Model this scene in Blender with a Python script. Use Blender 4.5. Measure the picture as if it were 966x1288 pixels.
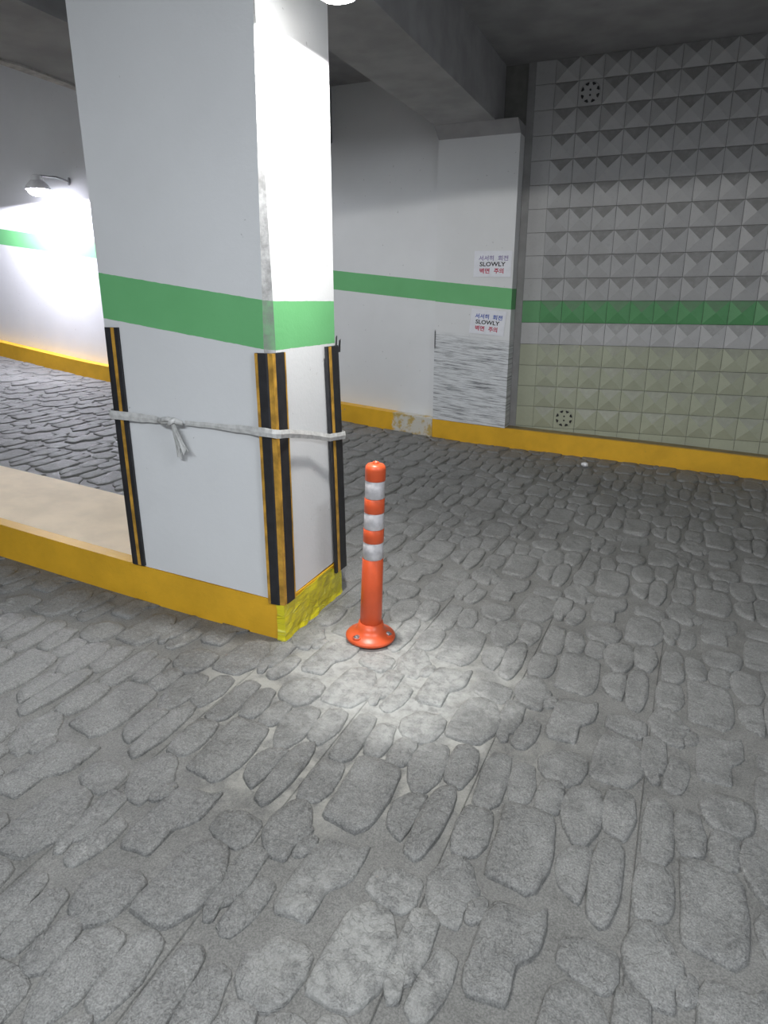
import bpy, bmesh, math, random
from mathutils import Vector, Matrix

random.seed(7)
for o in list(bpy.data.objects):
    bpy.data.objects.remove(o, do_unlink=True)
scene = bpy.context.scene
COL = scene.collection

# ------------------------------------------------------------------ camera
H = 1.45
cam_d = bpy.data.cameras.new('camera')
cam = bpy.data.objects.new('camera', cam_d)
COL.objects.link(cam)
cam.location = (0, 0, H)
cam.rotation_euler = (math.radians(90 - 17.474), 0, math.radians(22.746))
cam_d.sensor_fit = 'VERTICAL'
cam_d.sensor_height = 36.0
cam_d.sensor_width = 27.0
cam_d.lens = 845.0 / 1288.0 * 36.0
cam_d.clip_start = 0.02
scene.camera = cam

# ------------------------------------------------------------------ world, view
w = bpy.data.worlds.new('world')
scene.world = w
w.use_nodes = True
w.node_tree.nodes['Background'].inputs[0].default_value = (0.80, 0.84, 0.92, 1)
w.node_tree.nodes['Background'].inputs[1].default_value = 0.10
vs = scene.view_settings
vs.view_transform = 'Standard'
vs.look = 'None'
vs.exposure = 0.0
vs.gamma = 1.0
vs.use_curve_mapping = False

# lamp settings (used by the lamp builders further down)
COLUMN_LAMP_W = 175.0
WALL_LAMP_W = 360.0
FILL_TUBE_W = 87.0  # power of the added out-of-view fill tubes

# ------------------------------------------------------------------ floor height
KX = [-14.0, -7.85, -6.13, -4.6, -3.06, -2.1, -1.3, -0.5, 0.2, 0.85, 6.0]
KZ = [0.18, -0.742, -0.994, -1.12, -1.247, -1.345, -1.39, -1.42, -1.45, -1.485, -1.74]
def _interp(x):
    if x <= KX[0]: return KZ[0]
    for i in range(len(KX) - 1):
        if x <= KX[i + 1]:
            t = (x - KX[i]) / (KX[i + 1] - KX[i])
            return KZ[i] * (1 - t) + KZ[i + 1] * t
    return KZ[-1]
def fz(x, y):
    return sum(_interp(x + d) for d in (-.5, -.25, 0, .25, .5)) / 5 + 0.018 * (y - 2.3) + H

# ------------------------------------------------------------------ mesh helpers
def new_mesh(name, verts, faces, mats=(), fmat=None, smooth=False):
    me = bpy.data.meshes.new(name)
    me.from_pydata([tuple(v) for v in verts], [], faces)
    for m in mats: me.materials.append(m)
    if fmat:
        for p, i in zip(me.polygons, fmat): p.material_index = i
    if smooth:
        for p in me.polygons: p.use_smooth = True
    me.update()
    return me
def link(name, me, parent=None, loc=None, rot=None, mw=None):
    o = bpy.data.objects.new(name, me)
    COL.objects.link(o)
    if parent is not None: o.parent = parent
    if loc is not None: o.location = loc
    if rot is not None: o.rotation_euler = rot
    return o
def tag(o, label=None, cat=None, group=None, kind=None):
    if label: o['label'] = label
    if cat: o['category'] = cat
    if group: o['group'] = group
    if kind: o['kind'] = kind
    return o
def empty(name, loc=(0, 0, 0), rot=(0, 0, 0)):
    o = bpy.data.objects.new(name, None)
    o.empty_display_size = 0.1
    COL.objects.link(o)
    o.location = loc
    o.rotation_euler = rot
    return o
class MB:
    """collects faces; build() links them as one mesh object"""
    def __init__(s): s.v = []; s.f = []; s.m = []
    def add(s, verts, faces, m=0):
        b = len(s.v)
        s.v += [tuple(q) for q in verts]
        s.f += [tuple(i + b for i in f) for f in faces]
        s.m += [m] * len(faces)
    def box(s, x0, x1, y0, y1, z0, z1, m=0):
        s.add([(x0, y0, z0), (x1, y0, z0), (x1, y1, z0), (x0, y1, z0),
               (x0, y0, z1), (x1, y0, z1), (x1, y1, z1), (x0, y1, z1)],
              [(3, 2, 1, 0), (4, 5, 6, 7), (0, 1, 5, 4), (1, 2, 6, 5), (2, 3, 7, 6), (3, 0, 4, 7)], m)
    def lathe(s, prof, n=24, m=0, cap0=True, cap1=True):
        """prof: list of (r, z)"""
        vs_, fs = [], []
        for r, z in prof:
            for k in range(n):
                a = 2 * math.pi * k / n
                vs_.append((r * math.cos(a), r * math.sin(a), z))
        for i in range(len(prof) - 1):
            for k in range(n):
                k2 = (k + 1) % n
                fs.append((i * n + k, i * n + k2, (i + 1) * n + k2, (i + 1) * n + k))
        if cap0: fs.append(tuple(reversed(range(n))))
        if cap1: fs.append(tuple((len(prof) - 1) * n + k for k in range(n)))
        s.add(vs_, fs, m)
    def tube(s, pts, r, n=8, m=0):
        pts = [Vector(p) for p in pts]
        vs_, fs = [], []
        for i, p in enumerate(pts):
            d = (pts[min(i + 1, len(pts) - 1)] - pts[max(i - 1, 0)]).normalized()
            a = d.orthogonal().normalized(); b = d.cross(a)
            for k in range(n):
                t = 2 * math.pi * k / n
                vs_.append(p + a * (r * math.cos(t)) + b * (r * math.sin(t)))
        for i in range(len(pts) - 1):
            for k in range(n):
                k2 = (k + 1) % n
                fs.append((i * n + k, i * n + k2, (i + 1) * n + k2, (i + 1) * n + k))
        fs.append(tuple(reversed(range(n))))
        fs.append(tuple((len(pts) - 1) * n + k for k in range(n)))
        s.add(vs_, fs, m)
    def build(s, name, mats, parent=None, smooth=False, loc=None, rot=None):
        if not isinstance(mats, (list, tuple)): mats = [mats]
        return link(name, new_mesh(name, s.v, s.f, mats, s.m, smooth), parent, loc, rot)

# ------------------------------------------------------------------ materials
class NT:
    """small node-tree writer"""
    def __init__(s, name):
        s.mat = bpy.data.materials.new(name)
        s.mat.use_nodes = True
        s.t = s.mat.node_tree
        s.b = s.t.nodes['Principled BSDF']
        s.out = s.t.nodes['Material Output']
    def n(s, typ, **kw):
        nd = s.t.nodes.new(typ)
        for k, v in kw.items(): setattr(nd, k, v)
        return nd
    def l(s, a, b): s.t.links.new(a, b)
    def val(s, v, sock):
        if hasattr(v, 'is_linked'): s.l(v, sock)
        else: sock.default_value = v
    def math(s, op, a, b=0.0, c=0.0, clamp=False):
        nd = s.n('ShaderNodeMath', operation=op, use_clamp=clamp)
        s.val(a, nd.inputs[0]); s.val(b, nd.inputs[1]); s.val(c, nd.inputs[2])
        return nd.outputs[0]
    def pos(s):
        g = s.n('ShaderNodeNewGeometry')
        return g.outputs['Position']
    def obj(s):
        return s.n('ShaderNodeTexCoord').outputs['Object']
    def xyz(s, v):
        nd = s.n('ShaderNodeSeparateXYZ'); s.l(v, nd.inputs[0])
        return nd.outputs
    def scale(s, v, sc, off=(0, 0, 0)):
        nd = s.n('ShaderNodeMapping'); s.l(v, nd.inputs[0])
        nd.inputs['Scale'].default_value = sc
        nd.inputs['Location'].default_value = off
        return nd.outputs[0]
    def noise(s, v, scale=5.0, detail=4.0, rough=0.55, dist=0.0):
        nd = s.n('ShaderNodeTexNoise')
        s.l(v, nd.inputs['Vector'])
        nd.inputs['Scale'].default_value = scale
        nd.inputs['Detail'].default_value = detail
        nd.inputs['Roughness'].default_value = rough
        nd.inputs['Distortion'].default_value = dist
        return nd.outputs['Fac']
    def ramp(s, v, a, b, lo=0.0, hi=1.0):
        nd = s.n('ShaderNodeMapRange')
        nd.interpolation_type = 'SMOOTHSTEP'
        s.val(v, nd.inputs[0])
        nd.inputs[1].default_value = a; nd.inputs[2].default_value = b
        nd.inputs[3].default_value = lo; nd.inputs[4].default_value = hi
        return nd.outputs[0]
    def mix(s, f, a, b, blend='MIX'):
        nd = s.n('ShaderNodeMix', data_type='RGBA', blend_type=blend)
        s.val(f, nd.inputs[0])
        for v, k in ((a, 6), (b, 7)):
            if hasattr(v, 'is_linked'): s.l(v, nd.inputs[k])
            else: nd.inputs[k].default_value = (v[0], v[1], v[2], 1)
        return nd.outputs[2]
    def bump(s, hgt, strength=0.3, dist=0.01):
        nd = s.n('ShaderNodeBump')
        nd.inputs['Strength'].default_value = strength
        nd.inputs['Distance'].default_value = dist
        s.l(hgt, nd.inputs['Height'])
        s.l(nd.outputs[0], s.b.inputs['Normal'])
    def done(s, col, rough=0.6, spec=None):
        s.val(col if hasattr(col, 'is_linked') else (col[0], col[1], col[2], 1), s.b.inputs['Base Color'])
        s.val(rough, s.b.inputs['Roughness'])
        if spec is not None: s.b.inputs['Specular IOR Level'].default_value = spec
        return s.mat

WHITE = (0.72, 0.73, 0.74)
GREEN = (0.155, 0.46, 0.19)
YELLOW = (0.72, 0.40, 0.025)

def mat_plain(name, col, rough=0.5, metal=0.0, var=0.12, sc=12.0, bump=0.0, spec=None):
    n = NT(name)
    v = n.noise(n.obj(), sc, 4)
    dark = tuple(c * (1 - var) for c in col); lite = tuple(min(1, c * (1 + var)) for c in col)
    n.b.inputs['Metallic'].default_value = metal
    if bump: n.bump(n.noise(n.obj(), sc * 5, 4), bump, 0.004)
    return n.done(n.mix(n.ramp(v, .3, .7), dark, lite), rough, spec)

def mat_emit(name, col, strength):
    n = NT(name)
    n.b.inputs['Emission Color'].default_value = (*col, 1)
    n.b.inputs['Emission Strength'].default_value = strength
    return n.done((0.9, 0.9, 0.9), 0.4)

def painted(name, stripe, scratches=False, worn=0.0):
    """white wall paint with a green stripe; stripe = (a2, a1, a0, height): top edge z = a2 x^2 + a1 x + a0"""
    n = NT(name)
    P = n.pos(); x, y, z = n.xyz(P)
    base = n.mix(n.ramp(n.noise(P, 1.3, 5, .6), .3, .75), (WHITE[0] * .93, WHITE[1] * .93, WHITE[2] * .93), WHITE)
    # dull marks and grime specks
    spk = n.ramp(n.noise(P, 38, 2, .5), .735, .77)
    base = n.mix(n.math('MULTIPLY', spk, .45), base, (.25, .25, .25))
    a2, a1, a0, hh = stripe
    top = n.math('ADD', n.math('ADD', n.math('MULTIPLY', n.math('MULTIPLY', x, x), a2), n.math('MULTIPLY', x, a1)), a0)
    d = n.math('SUBTRACT', top, z)
    d = n.math('ADD', d, n.math('MULTIPLY', n.math('SUBTRACT', n.noise(P, 30, 2), .5), .004))
    inside = n.math('MULTIPLY', n.math('GREATER_THAN', d, 0.0), n.math('LESS_THAN', d, hh))
    g = n.mix(n.noise(P, 6, 4), (GREEN[0] * .9, GREEN[1] * .92, GREEN[2] * .9), (GREEN[0] * 1.1, GREEN[1] * 1.06, GREEN[2] * 1.1))
    col = n.mix(inside, base, g)
    if scratches:
        # tyre and bumper scrapes on the lower part of the pillar: long streaks
        zs = n.math('ADD', z, n.math('MULTIPLY', n.math('ADD', x, 2.07), .10))
        comb = n.n('ShaderNodeCombineXYZ')
        n.l(n.math('MULTIPLY', x, 3.5), comb.inputs[0]); n.l(n.math('MULTIPLY', zs, 75.0), comb.inputs[2])
        st = n.noise(comb.outputs[0], 1.0, 6, .68, .25)
        comb2 = n.n('ShaderNodeCombineXYZ')
        n.l(n.math('MULTIPLY', x, 8.0), comb2.inputs[0]); n.l(n.math('MULTIPLY', zs, 260.0), comb2.inputs[2])
        st2 = n.noise(comb2.outputs[0], 1.0, 5, .7)
        zone = n.math('MULTIPLY', n.ramp(zs, 1.20, 1.12), n.ramp(zs, .30, .42, .55, 1.0))
        ramp1 = n.ramp(st, .45, .66)
        ramp2 = n.ramp(st2, .47, .70)
        m = n.math('MULTIPLY', n.math('ADD', n.math('MULTIPLY', ramp1, .75), n.math('MULTIPLY', ramp2, .6), clamp=True), zone)
        pale = n.mix(n.math('MULTIPLY', zone, .8), col, (.70, .72, .74))
        col = n.mix(m, pale, (.10, .105, .12))
        # black scuff at the pillar's left arris
        blob = n.math('MULTIPLY', n.ramp(x, -2.050, -2.062), n.math('MULTIPLY', n.ramp(z, 1.20, 1.17), n.ramp(z, 1.00, 1.05)))
        col = n.mix(blob, col, (.04, .04, .045))
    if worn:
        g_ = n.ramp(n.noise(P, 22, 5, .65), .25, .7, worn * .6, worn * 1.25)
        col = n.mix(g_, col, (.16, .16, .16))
    n.bump(n.noise(P, 55, 5, .6), .12, .006)
    return n.done(col, .55, .3)

def cobble_mat(name, stone):
    n = NT(name)
    P = n.pos(); x, y, z = n.xyz(P)
    big = n.noise(P, 1.1, 3, .5)
    mid = n.noise(P, 9, 5, .65)
    fine = n.noise(P, 70, 4, .7)
    if stone:
        a, b = (.104, .104, .101), (.186, .186, .180)
    else:
        a, b = (.098, .097, .092), (.162, .160, .152)
    col = n.mix(n.ramp(n.math('ADD', n.math('MULTIPLY', big, .45), n.math('MULTIPLY', mid, .55)), .34, .66), a, b)
    col = n.mix(n.ramp(fine, .35, .75, 0, .45), col, (.26, .26, .25) if stone else (.19, .187, .178))
    grain = n.ramp(n.noise(P, 210, 3, .75), .36, .64, .74, 1.26)
    sc_ = n.n('ShaderNodeVectorMath', operation='SCALE'); n.l(col, sc_.inputs[0]); n.l(grain, sc_.inputs['Scale'])
    col = sc_.outputs[0]
    pits = n.ramp(n.noise(P, 160, 2, .6), .68, .74)
    col = n.mix(n.math('MULTIPLY', pits, .5), col, (.05, .05, .05))
    # pale scuffed wear here and there
    wear = n.math('MULTIPLY', n.ramp(n.noise(P, 3.3, 4, .6), .58, .75), n.ramp(n.noise(P, 30, 4, .7), .50, .68))
    col = n.mix(n.math('MULTIPLY', wear, .55 if stone else .2), col, (.42, .42, .40))
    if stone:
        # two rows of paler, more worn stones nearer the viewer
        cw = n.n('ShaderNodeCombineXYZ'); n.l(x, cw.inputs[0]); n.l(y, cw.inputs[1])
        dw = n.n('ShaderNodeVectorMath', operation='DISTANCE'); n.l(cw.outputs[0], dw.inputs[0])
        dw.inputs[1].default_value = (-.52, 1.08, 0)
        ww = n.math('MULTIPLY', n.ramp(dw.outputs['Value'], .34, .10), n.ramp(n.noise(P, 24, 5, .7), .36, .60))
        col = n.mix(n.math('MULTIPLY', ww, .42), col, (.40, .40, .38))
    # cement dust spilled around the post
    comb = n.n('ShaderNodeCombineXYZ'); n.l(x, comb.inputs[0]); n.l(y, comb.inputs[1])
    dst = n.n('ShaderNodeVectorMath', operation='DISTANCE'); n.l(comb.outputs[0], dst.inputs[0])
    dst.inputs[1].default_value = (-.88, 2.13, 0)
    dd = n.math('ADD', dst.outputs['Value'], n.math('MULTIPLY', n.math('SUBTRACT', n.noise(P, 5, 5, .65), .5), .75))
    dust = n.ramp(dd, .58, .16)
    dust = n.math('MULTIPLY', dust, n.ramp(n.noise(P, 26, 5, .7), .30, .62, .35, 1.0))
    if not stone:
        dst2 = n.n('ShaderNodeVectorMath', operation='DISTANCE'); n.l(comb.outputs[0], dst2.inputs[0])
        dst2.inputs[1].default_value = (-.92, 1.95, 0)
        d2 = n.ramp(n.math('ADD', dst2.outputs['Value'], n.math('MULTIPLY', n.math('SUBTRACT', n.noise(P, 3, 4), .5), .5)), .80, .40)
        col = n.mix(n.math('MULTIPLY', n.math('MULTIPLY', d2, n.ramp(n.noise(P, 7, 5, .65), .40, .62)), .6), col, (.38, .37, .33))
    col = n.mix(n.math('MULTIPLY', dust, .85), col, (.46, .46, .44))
    if stone:
        # chipped slaty surface: broad steps, fine grain
        v = n.noise(P, 13, 5, .6, .8)
        step = n.math('ADD', n.ramp(v, .44, .47, 0, .5), n.ramp(v, .56, .58, 0, .5))
        hgt = n.math('ADD', n.math('MULTIPLY', step, .28), n.math('ADD', n.math('MULTIPLY', n.noise(P, 30, 6, .68), .55), n.math('MULTIPLY', n.noise(P, 130, 3, .7), .22)))
        n.bump(hgt, .9, .012)
    else:
        hgt = n.math('ADD', n.math('MULTIPLY', n.noise(P, 20, 6, .65), .6), n.math('MULTIPLY', n.noise(P, 120, 4, .7), .3))
        n.bump(hgt, .7, .010)
    return n.done(col, n.ramp(mid, .3, .7, .50, .68), .42)

def kerb_paint(name, worn=None, base=YELLOW):
    n = NT(name)
    P = n.pos(); x, y, z = n.xyz(P)
    col = n.mix(n.ramp(n.noise(P, 4, 5, .6), .3, .7), tuple(c * .88 for c in base), tuple(min(1, c * 1.06) for c in base))
    spk = n.ramp(n.noise(P, 30, 4, .7), .66, .74)
    col = n.mix(n.math('MULTIPLY', spk, .35), col, (.30, .20, .05))
    if worn:
        x0, x1 = worn
        edge = n.math('ADD', x, n.math('MULTIPLY', n.math('SUBTRACT', n.noise(P, 14, 5, .7), .5), .16))
        m = n.math('MULTIPLY', n.ramp(edge, x0 - .015, x0 + .015), n.ramp(x, x1 + .01, x1 - .01))
        bare = n.mix(n.ramp(n.noise(P, 11, 5, .7), .45, .60), (.60, .58, .52), (.50, .36, .12))
        col = n.mix(m, col, bare)
        ch = n.ramp(n.noise(P, 7, 6, .7), .615, .635)
        m2 = n.math('MULTIPLY', ch, n.ramp(x, -3.6, -3.2))
        col = n.mix(n.math('MULTIPLY', m2, .8), col, (.28, .27, .25))
    n.bump(n.noise(P, 45, 5, .65), .25, .006)
    return n.done(col, .5, .35)
WALLSTRIPE = (0.00315, -0.08682, 1.4254, 0.177)
# outlines of the stones of one stamp mat (metres), repeated over the floor
MAT = [
  [(0.016,0.881),(0.018,0.825),(0.018,0.797),(0.014,0.735),(0.017,0.717),(0.035,0.700),(0.044,0.697),(0.063,0.703),(0.072,0.710),(0.087,0.733),(0.090,0.753),(0.086,0.817),(0.085,0.849),(0.083,0.920),(0.079,0.938),(0.063,0.946),(0.054,0.947),(0.029,0.944),(0.022,0.936),(0.017,0.902)],
  [(0.104,0.820),(0.113,0.778),(0.120,0.768),(0.146,0.769),(0.155,0.772),(0.167,0.782),(0.170,0.794),(0.170,0.833),(0.169,0.849),(0.163,0.877),(0.161,0.890),(0.160,0.917),(0.154,0.926),(0.132,0.934),(0.123,0.932),(0.104,0.915),(0.100,0.899),(0.102,0.843)],
  [(0.181,0.934),(0.195,0.915),(0.204,0.909),(0.227,0.901),(0.237,0.899),(0.259,0.897),(0.269,0.902),(0.287,0.924),(0.293,0.939),(0.302,0.982),(0.303,1.000),(0.300,1.032),(0.294,1.041),(0.271,1.049),(0.256,1.050),(0.215,1.046),(0.200,1.036),(0.174,0.997),(0.170,0.980),(0.177,0.946)],
  [(0.194,0.807),(0.198,0.773),(0.204,0.764),(0.224,0.755),(0.233,0.756),(0.251,0.770),(0.255,0.780),(0.256,0.809),(0.257,0.823),(0.257,0.856),(0.256,0.868),(0.249,0.884),(0.239,0.887),(0.206,0.881),(0.197,0.870),(0.194,0.825)],
  [(0.009,0.600),(0.009,0.552),(0.011,0.537),(0.015,0.517),(0.022,0.511),(0.047,0.506),(0.058,0.508),(0.078,0.521),(0.084,0.531),(0.090,0.560),(0.091,0.575),(0.092,0.608),(0.092,0.625),(0.089,0.665),(0.084,0.676),(0.066,0.682),(0.054,0.682),(0.024,0.678),(0.015,0.666),(0.010,0.622)],
  [(0.123,0.652),(0.127,0.603),(0.127,0.581),(0.124,0.536),(0.123,0.516),(0.123,0.480),(0.135,0.471),(0.186,0.467),(0.203,0.464),(0.221,0.456),(0.229,0.458),(0.247,0.476),(0.253,0.489),(0.260,0.528),(0.262,0.545),(0.263,0.577),(0.264,0.602),(0.263,0.677),(0.262,0.701),(0.255,0.727),(0.244,0.735),(0.204,0.743),(0.182,0.744),(0.131,0.739),(0.119,0.726),(0.121,0.675)],
  [(0.293,0.716),(0.315,0.681),(0.325,0.674),(0.347,0.681),(0.355,0.693),(0.369,0.736),(0.372,0.760),(0.375,0.820),(0.373,0.845),(0.365,0.891),(0.356,0.903),(0.327,0.907),(0.314,0.903),(0.287,0.883),(0.279,0.866),(0.270,0.815),(0.271,0.790),(0.285,0.736)],
  [(0.387,0.829),(0.390,0.781),(0.395,0.767),(0.414,0.757),(0.423,0.753),(0.443,0.746),(0.450,0.757),(0.461,0.810),(0.463,0.838),(0.459,0.905),(0.452,0.924),(0.427,0.939),(0.415,0.939),(0.391,0.927),(0.386,0.911),(0.386,0.853)],
  [(0.300,0.555),(0.307,0.529),(0.313,0.518),(0.334,0.498),(0.343,0.492),(0.357,0.486),(0.361,0.492),(0.364,0.522),(0.365,0.539),(0.364,0.582),(0.366,0.603),(0.372,0.651),(0.369,0.662),(0.348,0.663),(0.339,0.660),(0.318,0.645),(0.310,0.635),(0.298,0.609),(0.295,0.596),(0.298,0.568)],
  [(0.382,0.617),(0.381,0.562),(0.381,0.535),(0.382,0.475),(0.388,0.457),(0.413,0.440),(0.422,0.440),(0.433,0.457),(0.438,0.472),(0.447,0.522),(0.449,0.553),(0.450,0.634),(0.450,0.659),(0.450,0.681),(0.448,0.693),(0.440,0.722),(0.433,0.727),(0.409,0.721),(0.400,0.713),(0.388,0.689),(0.385,0.674),(0.382,0.638)],
  [(-0.011,0.218),(-0.009,0.169),(-0.009,0.152),(-0.010,0.128),(-0.007,0.116),(0.004,0.088),(0.009,0.078),(0.021,0.063),(0.026,0.062),(0.039,0.071),(0.041,0.079),(0.036,0.106),(0.037,0.114),(0.047,0.123),(0.049,0.134),(0.053,0.171),(0.054,0.189),(0.056,0.228),(0.056,0.244),(0.056,0.272),(0.050,0.281),(0.026,0.291),(0.015,0.292),(-0.007,0.286),(-0.012,0.276),(-0.012,0.239)],
  [(0.071,0.160),(0.066,0.130),(0.063,0.113),(0.058,0.075),(0.061,0.063),(0.079,0.050),(0.087,0.048),(0.104,0.054),(0.109,0.063),(0.117,0.095),(0.120,0.112),(0.124,0.150),(0.124,0.166),(0.124,0.194),(0.118,0.203),(0.097,0.211),(0.089,0.212),(0.076,0.211),(0.073,0.204),(0.073,0.174)],
  [(0.162,0.337),(0.162,0.290),(0.161,0.270),(0.156,0.230),(0.154,0.212),(0.155,0.176),(0.158,0.166),(0.171,0.154),(0.182,0.153),(0.215,0.158),(0.227,0.159),(0.246,0.161),(0.250,0.169),(0.250,0.203),(0.249,0.219),(0.246,0.253),(0.249,0.264),(0.263,0.274),(0.270,0.281),(0.285,0.303),(0.289,0.319),(0.294,0.364),(0.294,0.382),(0.292,0.414),(0.287,0.416),(0.267,0.395),(0.255,0.391),(0.223,0.391),(0.210,0.391),(0.185,0.391),(0.176,0.384),(0.165,0.355)],
  [(-0.000,0.393),(0.007,0.355),(0.013,0.340),(0.030,0.315),(0.040,0.306),(0.065,0.294),(0.076,0.292),(0.097,0.292),(0.102,0.294),(0.105,0.305),(0.105,0.314),(0.100,0.341),(0.101,0.352),(0.112,0.370),(0.115,0.380),(0.116,0.402),(0.114,0.410),(0.103,0.419),(0.099,0.428),(0.088,0.457),(0.082,0.468),(0.063,0.484),(0.058,0.489),(0.057,0.492),(0.051,0.491),(0.026,0.483),(0.017,0.469),(0.002,0.415)],
  [(0.119,0.321),(0.129,0.319),(0.134,0.322),(0.146,0.336),(0.149,0.345),(0.150,0.371),(0.148,0.379),(0.140,0.386),(0.135,0.384),(0.121,0.367),(0.118,0.356),(0.116,0.328)],
  [(0.350,0.298),(0.377,0.285),(0.392,0.279),(0.430,0.271),(0.443,0.273),(0.459,0.291),(0.463,0.308),(0.461,0.359),(0.451,0.372),(0.410,0.379),(0.392,0.378),(0.354,0.364),(0.345,0.352),(0.345,0.311)],
  [(0.328,0.097),(0.326,0.029),(0.333,0.012),(0.367,0.007),(0.385,0.006),(0.427,0.008),(0.442,0.020),(0.465,0.071),(0.470,0.096),(0.471,0.156),(0.464,0.183),(0.434,0.240),(0.419,0.254),(0.386,0.259),(0.371,0.254),(0.342,0.228),(0.334,0.204),(0.330,0.130)],
]

M = {}
M['wall'] = painted('white_wall_paint_green_stripe', WALLSTRIPE)
M['pilaster'] = painted('scraped_pillar_paint', WALLSTRIPE, scratches=True)
M['column'] = painted('column_paint', (0.0, -0.138, 1.450 - 0.138 * 1.40, 0.177))
M['column_edge'] = painted('column_dark_edge', (0.0, -0.138, 1.450 - 0.138 * 1.40, 0.177), worn=.72)  # column paint with uneven dark grey mixed in, for the chamfer
M['stone'] = cobble_mat('stamped_cobble', True)
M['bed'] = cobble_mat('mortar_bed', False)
M['kerb_tile'] = kerb_paint('kerb_yellow_right')
M['kerb_wall'] = kerb_paint('kerb_yellow_worn', worn=(-2.48, -2.05))
M['kerb_island'] = kerb_paint('kerb_yellow_island')
M['beige'] = mat_plain('island_top_beige', (.78, .63, .45), .7, var=.08, sc=5, bump=.2)
M['ceiling'] = mat_plain('ceiling_concrete', (.30, .30, .31), .85, var=.15, sc=3, bump=.3)
M['beam'] = mat_plain('beam_concrete', (.34, .34, .35), .85, var=.12, sc=4, bump=.3)
M['dull'] = mat_plain('outer_wall_paint', (.55, .55, .56), .7, var=.08, sc=2)
M['trim'] = mat_plain('grey_trim', (.24, .24, .24), .6, var=.12, sc=6)
M['plaster'] = mat_plain('flaking_plaster', (.42, .41, .40), .85, var=.25, sc=14, bump=.5)
M['grout'] = mat_plain('tile_grout', (.16, .16, .15), .8)
M['rubber'] = mat_plain('black_rubber', (.018, .018, .021), .55, var=.25, sc=20, bump=.15)
M['guard_yellow'] = mat_plain('dirty_guard_yellow', (.46, .25, .035), .5, var=.35, sc=18)
M['strap'] = mat_plain('grey_plastic_strap', (.54, .54, .53), .45, var=.16, sc=40, bump=.2)
M['orange'] = mat_plain('orange_urethane', (.66, .098, .030), .36, var=.08, sc=9)
M['band'] = mat_plain('reflective_band', (.52, .505, .52), .30, var=.16, sc=30)
M['steel'] = mat_plain('bolt_steel', (.55, .55, .56), .35, metal=.9)
M['housing'] = mat_plain('lamp_housing', (.30, .30, .31), .45, metal=.3)
M['lamp_white'] = mat_plain('white_lamp_enamel', (.75, .75, .76), .4)
M['paper'] = mat_plain('sign_sheet', (.74, .75, .80), .45, var=.04)
M['black'] = mat_plain('black_print', (.012, .012, .014), .6)
M['blue'] = mat_plain('blue_print', (.07, .12, .42), .6)
M['violet'] = mat_plain('faded_violet_print', (.30, .26, .44), .6)
M['red'] = mat_plain('red_print', (.50, .045, .10), .6)

def mat_tile(name, col, dust):
    n = NT(name)
    P = n.pos()
    g = n.n('ShaderNodeNewGeometry')
    nx, ny, nz = n.xyz(g.outputs['True Normal'])
    c = n.mix(n.ramp(n.noise(P, 3.0, 5, .6), .3, .7), tuple(q * .90 for q in col), col)
    c = n.mix(n.ramp(n.noise(P, 34, 4, .7), .5, .75, 0, .25), c, tuple(q * .6 for q in col))
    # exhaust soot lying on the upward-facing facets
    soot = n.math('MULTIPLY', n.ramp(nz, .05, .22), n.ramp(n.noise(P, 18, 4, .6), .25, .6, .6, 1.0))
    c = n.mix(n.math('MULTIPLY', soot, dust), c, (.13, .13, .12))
    n.bump(n.noise(P, 60, 4, .6), .12, .003)
    return n.done(c, .42, .4)
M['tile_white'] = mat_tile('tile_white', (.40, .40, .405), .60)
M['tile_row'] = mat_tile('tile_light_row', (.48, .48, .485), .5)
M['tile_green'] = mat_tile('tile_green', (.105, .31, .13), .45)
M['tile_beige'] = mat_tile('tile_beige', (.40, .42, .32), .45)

def mat_tape():
    n = NT('yellow_reflective_tape')
    P = n.pos()
    v = n.n('ShaderNodeTexVoronoi', feature='DISTANCE_TO_EDGE')
    n.l(n.scale(P, (1, 9, 16)), v.inputs['Vector']); v.inputs['Scale'].default_value = 1.6
    crease = n.ramp(v.outputs['Distance'], .035, .0)
    c = n.mix(n.ramp(n.noise(P, 9, 4), .3, .7), (.55, .47, .012), (.70, .62, .02))
    c = n.mix(n.math('MULTIPLY', crease, n.ramp(n.noise(P, 12, 3), .45, .6)), c, (.85, .82, .18))
    n.bump(n.math('ADD', n.noise(n.scale(P, (1, 1, 3)), 14, 4), n.math('MULTIPLY', crease, .4)), .6, .012)
    return n.done(c, .28, .6)
M['tape'] = mat_tape()

# ================================================================== setting
X0, X1, Y0, Y1 = -13.5, 3.4, -4.5, 6.60
ZC = 3.31      # slab over the corner
ZH = 4.40      # higher slab over the climbing part

# ---- floor: mortar bed that follows the ramp
nx_, ny_ = 85, 56
vv, ff = [], []
for j in range(ny_ + 1):
    for i in range(nx_ + 1):
        x = X0 + (X1 - X0) * i / nx_; y = Y0 + (6.30 - Y0) * j / ny_
        vv.append((x, y, fz(x, y)))
for j in range(ny_):
    for i in range(nx_):
        a = j * (nx_ + 1) + i
        ff.append((a, a + 1, a + nx_ + 2, a + nx_ + 1))
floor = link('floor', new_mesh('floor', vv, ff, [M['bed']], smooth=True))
tag(floor, 'grey stamped-cobble ramp floor', kind='structure')

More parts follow.
